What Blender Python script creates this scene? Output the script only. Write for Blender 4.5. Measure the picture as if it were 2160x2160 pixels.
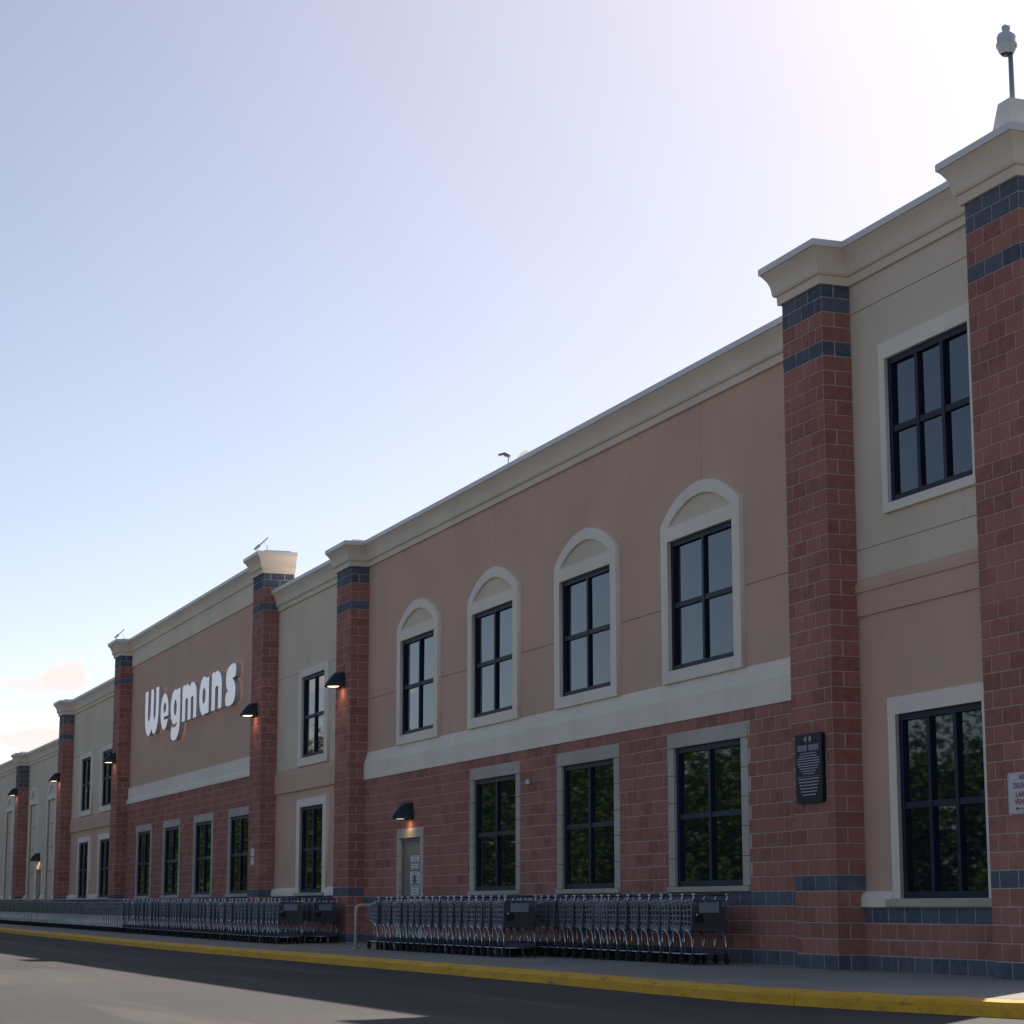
import bpy, bmesh, math, random
import numpy as np
from mathutils import Vector, Matrix
R = math.radians
random.seed(7)
rng = np.random.default_rng(7)
for o in list(bpy.data.objects):
    bpy.data.objects.remove(o, do_unlink=True)
scene = bpy.context.scene
COL = scene.collection

# ------------------------------------------------------------------ camera
YAW, PITCH, ROLL, CD, CH = R(69.6466), R(10.1962), R(-0.026), 14.3473, 0.8046
Fv = Vector((-math.sin(YAW)*math.cos(PITCH), math.cos(YAW)*math.cos(PITCH), math.sin(PITCH)))
Rv = Vector((math.cos(YAW), math.sin(YAW), 0)); Uv = Rv.cross(Fv)
R2 = Rv*math.cos(ROLL)+Uv*math.sin(ROLL); U2 = -Rv*math.sin(ROLL)+Uv*math.cos(ROLL)
cam = bpy.data.cameras.new('camera'); camo = bpy.data.objects.new('camera', cam); COL.objects.link(camo)
cam.sensor_width = 36; cam.lens = 4626.21/2160*36; cam.clip_end = 5000; cam.clip_start = 0.1
M = Matrix((R2, U2, -Fv)).transposed().to_4x4(); M.translation = Vector((0, -CD, CH)); camo.matrix_world = M
scene.camera = camo

# ------------------------------------------------------------------ light
SUN = Vector((-0.86, 0.86, 1.0)).normalized()
SUN_EL = math.asin(SUN.z); SUN_AZ = math.atan2(SUN.x, SUN.y)
scene.view_settings.view_transform = 'Standard'; scene.view_settings.look = 'None'
scene.view_settings.exposure = 0.50; scene.view_settings.gamma = 1.0; scene.view_settings.use_curve_mapping = False
SKY_STRENGTH = 0.118
wd = bpy.data.worlds.new('World'); scene.world = wd; wd.use_nodes = True
wd.cycles.sampling_method = 'MANUAL'; wd.cycles.sample_map_resolution = 512
nt = wd.node_tree; N = nt.nodes; L = nt.links
for n in list(N): N.remove(n)
out = N.new('ShaderNodeOutputWorld'); bg = N.new('ShaderNodeBackground'); L.new(bg.outputs[0], out.inputs[0])
bg.inputs[1].default_value = SKY_STRENGTH
sky = N.new('ShaderNodeTexSky'); sky.sky_type = 'NISHITA'; sky.sun_disc = False
sky.sun_elevation = SUN_EL; sky.sun_rotation = SUN_AZ
sky.air_density = 0.75; sky.dust_density = 2.6; sky.ozone_density = 1.8; sky.altitude = 1500
def wmath(op, a, b=None, c=None):
    n = N.new('ShaderNodeMath'); n.operation = op
    for i, v in enumerate((a, b, c)):
        if v is None: continue
        if isinstance(v, (int, float)): n.inputs[i].default_value = v
        else: L.new(v, n.inputs[i])
    return n.outputs[0]
tc = N.new('ShaderNodeTexCoord'); sep = N.new('ShaderNodeSeparateXYZ'); L.new(tc.outputs['Generated'], sep.inputs[0])
az = wmath('ARCTAN2', sep.outputs[0], sep.outputs[1]); el = wmath('ARCSINE', sep.outputs[2])
cn = N.new('ShaderNodeTexNoise'); cn.inputs['Scale'].default_value = 48; cn.inputs['Detail'].default_value = 3; cn.inputs['Roughness'].default_value = 0.6
L.new(tc.outputs['Generated'], cn.inputs['Vector'])
nz = wmath('MULTIPLY', wmath('SUBTRACT', cn.outputs[0], 0.5), 2.0)
def azel(u, v):
    d = (Fv*4626.21+R2*(u-1080)+U2*(1080-v)).normalized()
    return math.atan2(d.x, d.y), math.asin(d.z)
mask = None
for (u, v, a, b, amp) in [(130, 1432, 56, 33, 1.0), (42, 1446, 66, 21, .8), (78, 1562, 92, 31, .95)]:
    a0, e0 = azel(u, v)
    da = wmath('DIVIDE', wmath('WRAP', wmath('SUBTRACT', az, a0), 0.21, -0.21), a/4626.2)
    de = wmath('DIVIDE', wmath('SUBTRACT', el, e0), b/4626.2)
    de2 = wmath('MULTIPLY', wmath('MINIMUM', de, 0), 1.35); de = wmath('ADD', wmath('MAXIMUM', de, 0), de2)
    r = wmath('SQRT', wmath('ADD', wmath('MULTIPLY', da, da), wmath('MULTIPLY', de, de)))
    mr = N.new('ShaderNodeMapRange'); mr.interpolation_type = 'SMOOTHSTEP'
    L.new(wmath('ADD', r, nz), mr.inputs[0]); mr.inputs[1].default_value = 1.12; mr.inputs[2].default_value = 0.66; mr.inputs[3].default_value = 0; mr.inputs[4].default_value = amp
    mask = mr.outputs[0] if mask is None else wmath('MAXIMUM', mask, mr.outputs[0])
mixc = N.new('ShaderNodeMix'); mixc.data_type = 'RGBA'
tint = N.new('ShaderNodeMix'); tint.data_type = 'RGBA'; tint.blend_type = 'MULTIPLY'; tint.inputs[0].default_value = 1
L.new(sky.outputs[0], tint.inputs[6]); tint.inputs[7].default_value = (1.14, .968, .82, 1)
L.new(wmath('MULTIPLY', mask, 0.95), mixc.inputs[0]); L.new(tint.outputs[2], mixc.inputs[6])
CLOUD = (0.74, 0.645, 0.625)
mixc.inputs[7].default_value = tuple(c/SKY_STRENGTH for c in CLOUD)+(1,)
L.new(mixc.outputs[2], bg.inputs[0])

sl = bpy.data.lights.new('sun', 'SUN'); sl.energy = 5.0; sl.angle = R(0.53); sl.color = (1.0, 0.91, 0.80)
so = bpy.data.objects.new('sun', sl); COL.objects.link(so); so.rotation_euler = SUN.to_track_quat('Z', 'Y').to_euler()

# ------------------------------------------------------------------ materials
def newmat(name):
    m = bpy.data.materials.new(name); m.use_nodes = True
    b = m.node_tree.nodes['Principled BSDF']; return m, m.node_tree, b
def mixcol(t, fac, c1, c2):
    n = t.nodes.new('ShaderNodeMix'); n.data_type = 'RGBA'
    for i, v in ((0, fac), (6, c1), (7, c2)):
        if isinstance(v, (int, float)): n.inputs[i].default_value = v
        elif isinstance(v, tuple): n.inputs[i].default_value = v+(1,) if len(v) == 3 else v
        else: t.links.new(v, n.inputs[i])
    return n.outputs[2]
def tmath(t, op, a, b):
    n = t.nodes.new('ShaderNodeMath'); n.operation = op
    for i, v in enumerate((a, b)):
        if isinstance(v, (int, float)): n.inputs[i].default_value = v
        else: t.links.new(v, n.inputs[i])
    return n.outputs[0]
def noise(t, scale, detail=4, rough=.55, vec=None, stretch=None):
    n = t.nodes.new('ShaderNodeTexNoise'); n.inputs['Scale'].default_value = scale; n.inputs['Detail'].default_value = detail; n.inputs['Roughness'].default_value = rough
    g = t.nodes.new('ShaderNodeNewGeometry'); src = g.outputs['Position']
    if stretch:
        mp = t.nodes.new('ShaderNodeMapping'); mp.inputs['Scale'].default_value = stretch; t.links.new(src, mp.inputs[0]); src = mp.outputs[0]
    t.links.new(src, n.inputs['Vector']); return n.outputs[0]
def ramp(t, x, a, b):
    n = t.nodes.new('ShaderNodeMapRange'); t.links.new(x, n.inputs[0]); n.inputs[1].default_value = a; n.inputs[2].default_value = b; return n.outputs[0]
def bump(t, b, h, strength, dist):
    n = t.nodes.new('ShaderNodeBump'); n.inputs['Strength'].default_value = strength; n.inputs['Distance'].default_value = dist
    t.links.new(h, n.inputs['Height']); t.links.new(n.outputs[0], b.inputs['Normal'])
def plain(name, c, rough=.6, metal=0, spec=None):
    m, t, b = newmat(name); b.inputs['Base Color'].default_value = c+(1,); b.inputs['Roughness'].default_value = rough; b.inputs['Metallic'].default_value = metal
    if spec is not None: b.inputs['Specular IOR Level'].default_value = spec
    return m
def stucco(name, c, var=.10):
    m, t, b = newmat(name)
    n1 = noise(t, .55, 2); n2 = noise(t, 1.6, 3, .6, stretch=(1.6, 1.6, .22)); n3 = noise(t, 90, 1, .7)
    d = tuple(v*(1-var*1.6) for v in c); l = tuple(min(1, v*(1+var)) for v in c)
    k = mixcol(t, ramp(t, n1, .3, .7), d, l)
    st = tuple(v*.72 for v in c)
    k = mixcol(t, tmath(t, 'MULTIPLY', ramp(t, n2, .58, .82), .32), k, st)
    t.links.new(k, b.inputs['Base Color']); b.inputs['Roughness'].default_value = .9; b.inputs['Specular IOR Level'].default_value = .2
    bump(t, b, n3, .5, .004); return m
def blockmat(name, c1, c2, c3):
    m, t, b = newmat(name)
    g = t.nodes.new('ShaderNodeNewGeometry'); oi = t.nodes.new('ShaderNodeObjectInfo')
    r = tmath(t, 'FRACT', tmath(t, 'ADD', g.outputs['Random Per Island'], tmath(t, 'MULTIPLY', oi.outputs['Random'], 3.7)), 0)
    k = mixcol(t, r, c1, c2)
    n1 = noise(t, 9, 3, .65); k = mixcol(t, tmath(t, 'MULTIPLY', ramp(t, n1, .42, .72), .7), k, c3)
    n2 = noise(t, 60, 2, .7)
    k = mixcol(t, tmath(t, 'MULTIPLY', ramp(t, n2, .55, .8), .35), k, tuple(v*.45 for v in c1))
    nl = noise(t, .8, 3, .6); k = mixcol(t, tmath(t, 'MULTIPLY', ramp(t, nl, .52, .75), .38), k, tuple(min(1, v*1.5+.02) for v in c2))
    t.links.new(k, b.inputs['Base Color']); b.inputs['Roughness'].default_value = .92; b.inputs['Specular IOR Level'].default_value = .2
    bump(t, b, noise(t, 28, 3, .7), .6, .010); return m
MAT = {}
MAT['red'] = blockmat('split_face_red', (.30, .115, .090), (.43, .180, .142), (.40, .205, .168))
MAT['dark'] = blockmat('split_face_slate', (.075, .092, .130), (.125, .148, .190), (.16, .17, .195))
MAT['mortar'] = stucco('mortar', (.56, .445, .39))
MAT['tan'] = stucco('stucco_tan', (.76, .63, .495), .05); MAT['cornice'] = stucco('stucco_cornice', (.82, .69, .555), .05)
MAT['pink'] = stucco('stucco_rose', (.69, .445, .34), .05); MAT['white'] = stucco('stucco_white', (.90, .80, .675), .04)
MAT['stone'] = stucco('cast_stone', (.50, .465, .395), .10)
MAT['coping'] = plain('coping_metal', (.74, .70, .66), .45, .0)
MAT['frame'] = plain('window_frame_navy', (.012, .019, .040), .5, 0, .25)
m, t, b = newmat('glass'); b.inputs['Base Color'].default_value = (.008, .012, .018, 1); b.inputs['Roughness'].default_value = .021; b.inputs['IOR'].default_value = 1.8; b.inputs['Specular Tint'].default_value = (.76, .90, 1, 1)
w1 = noise(t, .9, 0); bump(t, b, w1, .05, .01); MAT['glass'] = m
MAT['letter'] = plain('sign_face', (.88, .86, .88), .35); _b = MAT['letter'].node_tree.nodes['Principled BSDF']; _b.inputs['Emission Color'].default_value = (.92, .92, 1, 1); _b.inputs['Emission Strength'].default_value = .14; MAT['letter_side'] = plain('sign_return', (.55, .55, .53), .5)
MAT['black'] = plain('black_metal', (.012, .014, .020), .42)
MAT['roof'] = plain('roof_membrane', (.82, .80, .76), .7)
MAT['door'] = plain('door_paint', (.17, .17, .155), .5)
MAT['paper'] = plain('notice_paper', (.62, .64, .68), .6)
MAT['ink'] = plain('notice_ink', (.06, .06, .09), .6)
MAT['plaque'] = plain('plaque_slate', (.012, .016, .028), .5, 0, .2); MAT['plaque_text'] = plain('plaque_lettering', (.42, .45, .50), .6)
MAT['signwhite'] = plain('sign_white', (.62, .60, .60), .45); MAT['signred'] = plain('sign_red', (.26, .03, .05), .5)
MAT['camwhite'] = plain('camera_white', (.62, .66, .66), .4); MAT['dome'] = plain('camera_dome', (.02, .025, .03), .08)
MAT['galv'] = plain('galvanised', (.42, .44, .46), .45, .6)
MAT['chrome'] = plain('chrome', (.55, .57, .60), .30, 1.0)
MAT['basket'] = plain('cart_plastic', (.22, .235, .27), .42); MAT['cartdark'] = plain('cart_dark', (.075, .082, .10), .45)
MAT['panel'] = plain('cart_panel', (.26, .31, .37), .35); MAT['rubber'] = plain('rubber', (.012, .012, .013), .8)
MAT['strap'] = plain('strap_white', (.8, .8, .8), .4)
MAT['pipe'] = stucco('pipe_paint', (.60, .52, .47), .12)
MAT['rose_flat'] = plain('flat_rose', (.55, .33, .36), .5)
m, t, b = newmat('lamp_lens'); b.inputs['Base Color'].default_value = (.9, .8, .6, 1); b.inputs['Emission Color'].default_value = (1, .72, .42, 1); b.inputs['Emission Strength'].default_value = 4.5; MAT['lens'] = m
# concrete pavement
m, t, b = newmat('concrete_pavement'); n1 = noise(t, .5, 5, .6); n2 = noise(t, 6, 5, .65); n3 = noise(t, 120, 2)
k = mixcol(t, ramp(t, n1, .3, .7), (.25, .235, .20), (.33, .31, .265)); k = mixcol(t, tmath(t, 'MULTIPLY', ramp(t, n2, .55, .75), .4), k, (.19, .18, .155))
t.links.new(k, b.inputs['Base Color']); b.inputs['Roughness'].default_value = .9; bump(t, b, n3, .4, .004); MAT['concrete'] = m
# kerb paint
m, t, b = newmat('kerb_yellow'); n1 = noise(t, 2.2, 5, .65); n2 = noise(t, 14, 5, .7); n3 = noise(t, 70, 3)
k = mixcol(t, ramp(t, n1, .35, .7), (.72, .36, .016), (.84, .46, .026)); k = mixcol(t, tmath(t, 'MULTIPLY', ramp(t, n2, .56, .70), .75), k, (.22, .17, .09)); n5 = noise(t, 5, 4, .7, stretch=(.25, 1, 3)); k = mixcol(t, tmath(t, 'MULTIPLY', ramp(t, n5, .60, .72), .7), k, (.09, .075, .05)); n6 = noise(t, 9, 5, .75); k = mixcol(t, tmath(t, 'MULTIPLY', ramp(t, n6, .67, .70), .85), k, (.24, .225, .20))
t.links.new(k, b.inputs['Base Color']); b.inputs['Roughness'].default_value = .75; bump(t, b, n3, .5, .006); MAT['yellow'] = m
# asphalt
m, t, b = newmat('asphalt'); n1 = noise(t, .16, 4, .6, stretch=(.5, 1.2, 1)); n2 = noise(t, .5, 4, .6, stretch=(.30, 1.9, 1)); n3 = noise(t, 160, 1, .7); n4 = noise(t, 40, 2, .7)
k = mixcol(t, ramp(t, n1, .35, .68), (.044, .042, .042), (.080, .076, .073)); k = mixcol(t, tmath(t, 'MULTIPLY', ramp(t, n2, .54, .74), .5), k, (.042, .040, .040))
k = mixcol(t, tmath(t, 'MULTIPLY', ramp(t, n4, .6, .8), .5), k, (.094, .088, .082))
n8 = noise(t, .42, 4, .55, stretch=(.22, 2.4, 1)); k = mixcol(t, tmath(t, 'MULTIPLY', ramp(t, n8, .55, .66), .55), k, (.112, .105, .098)); n7 = noise(t, .9, 3, .6); k = mixcol(t, tmath(t, 'MULTIPLY', ramp(t, n7, .66, .74), .45), k, (.035, .032, .030))
t.links.new(k, b.inputs['Base Color']); b.inputs['Roughness'].default_value = .88; b.inputs['Specular IOR Level'].default_value = .3; bump(t, b, n3, .6, .006); MAT['asphalt'] = m
MAT['tar'] = plain('tar_seal', (.078, .069, .061), .85)
m, t, b = newmat('foliage'); g = t.nodes.new('ShaderNodeNewGeometry')
k = mixcol(t, g.outputs['Random Per Island'], (.058, .105, .015), (.10, .155, .024)); t.links.new(k, b.inputs['Base Color']); b.inputs['Roughness'].default_value = .8; b.inputs['Specular IOR Level'].default_value = .1; MAT['leaf'] = m
MAT['bark'] = plain('bark', (.06, .045, .035), .9)

# ------------------------------------------------------------------ helpers
def props(o, label=None, cat=None, group=None, kind=None):
    if label: o['label'] = label
    if cat: o['category'] = cat
    if group: o['group'] = group
    if kind: o['kind'] = kind
    return o
def link(o, parent=None):
    COL.objects.link(o)
    if parent is not None: o.parent = parent
    return o
def empty(name, loc=(0, 0, 0), rz=0):
    o = bpy.data.objects.new(name, None); o.location = loc; o.rotation_euler = (0, 0, rz); o.empty_display_size = .2; return link(o)
def mesh(name, V, F, mat, mats=None, mi=None, smooth=False):
    me = bpy.data.meshes.new(name); me.from_pydata(V, [], F)
    for mm in (mats or [mat]): me.materials.append(MAT[mm] if isinstance(mm, str) else mm)
    if mi is not None: me.polygons.foreach_set('material_index', mi)
    if smooth: me.polygons.foreach_set('use_smooth', [True]*len(me.polygons))
    me.update(); return me
def obj(name, me, parent=None, loc=(0, 0, 0)):
    o = bpy.data.objects.new(name, me); o.location = loc; return link(o, parent)
class MB:
    def __init__(s): s.V = []; s.F = []
    def add(s, V, F):
        n = len(s.V); s.V += [tuple(v) for v in V]; s.F += [tuple(i+n for i in f) for f in F]
    def box(s, x0, x1, y0, y1, z0, z1, bev=0):
        if bev:
            bm = bmesh.new(); bmesh.ops.create_cube(bm, size=1)
            for v in bm.verts: v.co = Vector(((x0+x1)/2+v.co.x*(x1-x0), (y0+y1)/2+v.co.y*(y1-y0), (z0+z1)/2+v.co.z*(z1-z0)))
            bmesh.ops.bevel(bm, geom=bm.edges[:], offset=bev, segments=1, affect='EDGES')
            bm.verts.index_update(); s.add([v.co[:] for v in bm.verts], [[v.index for v in f.verts] for f in bm.faces]); bm.free(); return
        V = [(x, y, z) for x in (x0, x1) for y in (y0, y1) for z in (z0, z1)]
        s.add(V, [(0, 1, 3, 2), (4, 6, 7, 5), (0, 4, 5, 1), (2, 3, 7, 6), (0, 2, 6, 4), (1, 5, 7, 3)])
    def tube(s, pts, r, n=6, cap=True):
        pts = [Vector(p) for p in pts]; rings = []
        for i, p in enumerate(pts):
            d = (pts[min(i+1, len(pts)-1)]-pts[max(i-1, 0)]).normalized()
            a = d.orthogonal().normalized() if i == 0 else (pa-d*pa.dot(d)).normalized()
            pa = a; bq = d.cross(a); rr = r[i] if isinstance(r, (list, tuple)) else r
            rings.append([p+(a*math.cos(2*math.pi*k/n)+bq*math.sin(2*math.pi*k/n))*rr for k in range(n)])
        V = [v for rg in rings for v in rg]; F = []
        for i in range(len(rings)-1):
            for k in range(n): F.append((i*n+k, i*n+(k+1) % n, (i+1)*n+(k+1) % n, (i+1)*n+k))
        if cap: F.append(tuple(range(n-1, -1, -1))); F.append(tuple((len(rings)-1)*n+k for k in range(n)))
        s.add(V, F)
    def lathe(s, prof, c, n=20, axis='z'):
        V = []; F = []
        for (r, z) in prof:
            for k in range(n):
                a = 2*math.pi*k/n
                if axis == 'z': V.append((c[0]+r*math.cos(a), c[1]+r*math.sin(a), c[2]+z))
                else: V.append((c[0]+r*math.cos(a), c[1]+z, c[2]+r*math.sin(a)))
        for i in range(len(prof)-1):
            for k in range(n): F.append((i*n+k, i*n+(k+1) % n, (i+1)*n+(k+1) % n, (i+1)*n+k))
        s.add(V, F)
    def build(s, name, mat, parent=None, smooth=False, loc=(0, 0, 0)):
        return obj(name, mesh(name, s.V, s.F, mat, smooth=smooth), parent, loc)
def sweep(name, path, prof, mat, parent):
    """profile (p outward, z) swept along an XY path, mitred; outward is right-hand side of travel"""
    P = [Vector((p[0], p[1])) for p in path]; ns = []
    for i in range(len(P)-1):
        d = (P[i+1]-P[i]).normalized(); ns.append(Vector((d.y, -d.x)))
    V = []; k = len(prof)
    for i, p in enumerate(P):
        if i == 0: mm = ns[0]
        elif i == len(P)-1: mm = ns[-1]
        else: mm = (ns[i-1]+ns[i])/(1+ns[i-1].dot(ns[i]))
        for (q, z) in prof: V.append((p.x+mm.x*q, p.y+mm.y*q, z))
    F = []
    for i in range(len(P)-1):
        for j in range(k-1): F.append((i*k+j, (i+1)*k+j, (i+1)*k+j+1, i*k+j+1))
    F.append(tuple(range(k))); F.append(tuple(range((len(P)-1)*k+k-1, (len(P)-1)*k-1, -1)))
    return obj(name, mesh(name, V, F, mat), parent)
def wall_panel(name, x0, x1, z0, z1, Y, ops, mat, parent, depth=.16, edge=.03):
    xs = sorted({x0, x1}|{min(max(v, x0), x1) for o in ops for v in o[:2]}); zs = sorted({z0, z1}|{min(max(v, z0), z1) for o in ops for v in o[2:]})
    solid = {}
    for i in range(len(xs)-1):
        for j in range(len(zs)-1):
            cx, cz = (xs[i]+xs[i+1])/2, (zs[j]+zs[j+1])/2
            solid[i, j] = not any(o[0] < cx < o[1] and o[2] < cz < o[3] for o in ops)
    b = MB()
    for (i, j), sd in solid.items():
        if not sd: continue
        a, c, e, f = xs[i], xs[i+1], zs[j], zs[j+1]
        b.add([(a, Y, e), (c, Y, e), (c, Y, f), (a, Y, f)], [(0, 1, 2, 3)])
        for di, dj, q in ((-1, 0, [(a, e), (a, f)]), (1, 0, [(c, f), (c, e)]), (0, -1, [(c, e), (a, e)]), (0, 1, [(a, f), (c, f)])):
            nb = solid.get((i+di, j+dj))
            if nb: continue
            dd = depth if nb is False else edge
            (p0, q0), (p1, q1) = q
            b.add([(p0, Y, q0), (p1, Y, q1), (p1, Y+dd, q1), (p0, Y+dd, q0)], [(0, 1, 2, 3)])
    return b.build(name, mat, parent)
def curve_extrude(name, contours, y0, y1, mat, parent, mats=None):
    """2D contours in (x,z), with holes; extruded from y0 (front) to y1"""
    cu = bpy.data.curves.new(name, 'CURVE'); cu.dimensions = '2D'; cu.fill_mode = 'BOTH'; cu.extrude = abs(y1-y0)/2
    for c in contours:
        sp = cu.splines.new('POLY'); sp.points.add(len(c)-1); sp.use_cyclic_u = True
        for p, (x, z) in zip(sp.points, c): p.co = (x, z, 0, 1)
    tmp = bpy.data.objects.new('tmp', cu); COL.objects.link(tmp)
    dg = bpy.context.evaluated_depsgraph_get(); dg.update()
    me = bpy.data.meshes.new_from_object(tmp.evaluated_get(dg)); me.name = name
    bpy.data.objects.remove(tmp, do_unlink=True); bpy.data.curves.remove(cu)
    ym = (y0+y1)/2
    for v in me.vertices: x, z, d = v.co; v.co = (x, ym-d, z)
    me.materials.clear(); me.materials.append(MAT[mat])
    if mats:
        me.materials.append(MAT[mats])
        for p in me.polygons: p.material_index = 0 if p.normal.y < -.7 or p.normal.y > .7 else 1
    return obj(name, me, parent)

H = 0.2032
# ---- split-faced block: one face of a block in frame (origin o, along u, up z, outward n)
def block_face(b, o, u, n, L_, h_, rnd, gap=.0062, jit=.010, skirt=.06):
    o = Vector(o); u = Vector(u); n = Vector(n); z = Vector((0, 0, 1))
    e = min(.010/L_, .12); gxs = [0, e, .36, .67, 1-e, 1] if L_ > .25 else [0, e, .5, 1-e, 1]
    gzs = [0, .05, .5, .95, 1]; nx = len(gxs); nzv = len(gzs); V = []
    for j in range(nzv):
        for i in range(nx):
            fx, fz = gxs[i], gzs[j]; brd = i in (0, nx-1) or j in (0, nzv-1)
            if not brd: fx += rnd.uniform(-.05, .05)*(0 < gxs[i]-e and gxs[i] < 1-e-.01); fz += rnd.uniform(-.012, .012)
            dn = -.0022+rnd.uniform(-.001, .001) if brd else rnd.uniform(-.35, 1)*jit*.65
            V.append(o+u*(gap*1.45+fx*(L_-2.9*gap))+z*(gap+fz*(h_-2*gap))+n*dn)
    F = []
    for j in range(nzv-1):
        for i in range(nx-1): F.append((j*nx+i, j*nx+i+1, (j+1)*nx+i+1, (j+1)*nx+i))
    c = [0, nx-1, nzv*nx-1, (nzv-1)*nx]; k = len(V)
    for q in c: V.append(V[q]-n*skirt)
    for a in range(4):
        d = (a+1) % 4; F.append((c[a], k+a, k+d, c[d]))
    b.add(V, F)
UX, UY, NX, NY = (1, 0, 0), (0, 1, 0), (1, 0, 0), (0, -1, 0)

# ------------------------------------------------------------------ ground
def gz(x): return .003*max(0, min(-50-x, 110))
KERB = [(-260, -4.15), (-160, -4.15), (-105, -4.1), (-80, -4.12), (-60, -4.15), (-46, -4.2), (-34, -4.12), (-26, -4.15), (-22.6, -4.25), (-20.2, -4.25), (-18.4, -3.95), (-17, -3.6), (-15.5, -3.1), (-13, -2.2), (-8, -.6), (-2, 1)]
gx = [300, 60, 0, -50]+[-50-110*i/8 for i in range(1, 9)]+[-300, -900]
V = []; F = []
gy = [-700, -120, -40, -12, -2, 30, 120, 700]
for x in gx:
    for y in gy: V.append((x, y, -.15+gz(x)))
for i in range(len(gx)-1):
    for j in range(len(gy)-1): F.append((i*len(gy)+j, i*len(gy)+j+1, (i+1)*len(gy)+j+1, (i+1)*len(gy)+j))
props(obj('parking_lot', mesh('parking_lot', V, F, 'asphalt')), kind='structure')
# pavement slabs and kerb stones (children of the pavement)
pave = props(empty('pavement'), kind='structure')
def kerb_at(x):
    for (a, ya), (c, yc) in zip(KERB, KERB[1:]):
        if a <= x <= c: return ya+(yc-ya)*(x-a)/(c-a)
    return KERB[-1][1]
xs = [-190, -170, -150]
x = -130
while x < -9: xs.append(x); x += 6.1 if x < -60 else 3.05
for i in range(len(xs)-1):
    a, c = xs[i]+.004, xs[i+1]-.004
    n = 4; top = [(a+(c-a)*k/n) for k in range(n+1)]
    V = []; 
    for q in top: V += [(q, kerb_at(q)+.155, gz(q)), (q, .3, gz(q)+.0)]
    F = [(2*k, 2*k+2, 2*k+3, 2*k+1) for k in range(n)]
    m0 = len(V); V += [(a, kerb_at(a)+.155, gz(a)-.1), (a, .3, gz(a)-.1), (c, kerb_at(c)+.155, gz(c)-.1), (c, .3, gz(c)-.1)]
    F += [(0, 1, m0+1, m0), (2*n, m0+2, m0+3, 2*n+1)]
    obj('paving_slab', mesh('paving_slab', V, F, 'concrete'), pave)
ks = [-190, -160, -130, -112, -100, -89, -78, -67, -56, -45, -39, -33.4, -27.8, -22.75, -19.6, -16.55, -13, -9, -4]
for i in range(len(ks)-1):
    a, c = ks[i]+.006, ks[i+1]-.006
    n = 10; V = []
    prof = [(0.0, -.2), (0.0, -.02), (.006, .098), (.03, .132), (.155, .153), (.155, -.2)]  # (inward, height above road)
    for k in range(n+1):
        q = a+(c-a)*k/n; yy = kerb_at(q); wob = .008*math.sin(q*3.1)+.006*math.sin(q*7.7)
        for (d, hh) in prof: V.append((q, yy+d+wob*(hh < .13), gz(q)-.15+hh+(.004*math.sin(q*5.3) if hh > 0 else 0)))
    kk = len(prof); F = []
    for k in range(n):
        for j in range(kk-1): F.append((k*kk+j, (k+1)*kk+j, (k+1)*kk+j+1, k*kk+j+1))
    F.append(tuple(range(kk))); F.append(tuple(range(n*kk+kk-1, n*kk-1, -1)))
    obj('kerb_stone', mesh('kerb_stone', V, F, 'yellow'), pave)
# ------------------------------------------------------------------ the store
store = props(empty('store_building', (-60, 0, 0)), 'long two-storey store with rose and tan stucco bays between brick pilasters', 'building')
store.location = (0, 0, 0)
PW = -.447
PIL = [  # x0, x1, top z (courses), individually built?
    ('A', -21.83, -20.69, 45, True), ('B', -26.59, -25.45, 45, True), ('C', -49.30, -48.11, 42, False), ('D', -57.64, -56.46, 47, False),
    ('E', -78.40, -77.25, 47, False), ('F', -90.80, -89.70, 42, False), ('G', -103.10, -102.00, 35, False)]
ZT = {'A': 9.13, 'B': 9.13, 'C': 8.55, 'D': 9.58, 'E': 9.56, 'F': 8.50, 'G': 7.17}
FVAR = {}
def front_variant(Lk, mat, corner):
    key = (round(Lk, 3), mat, corner); lst = FVAR.setdefault(key, [])
    if len(lst) < 6:
        b = MB(); rr = random.Random(hash(key) % 1000+len(lst)*17)
        block_face(b, (0, 0, 0), UX, NY, Lk, H, rr)
        if corner: block_face(b, (Lk-.0, 0, 0), UY, NX, corner, H, rr)
        lst.append(mesh('block', b.V, b.F, mat)); return lst[-1]
    return random.choice(lst)
rb = random.Random(3)
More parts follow.
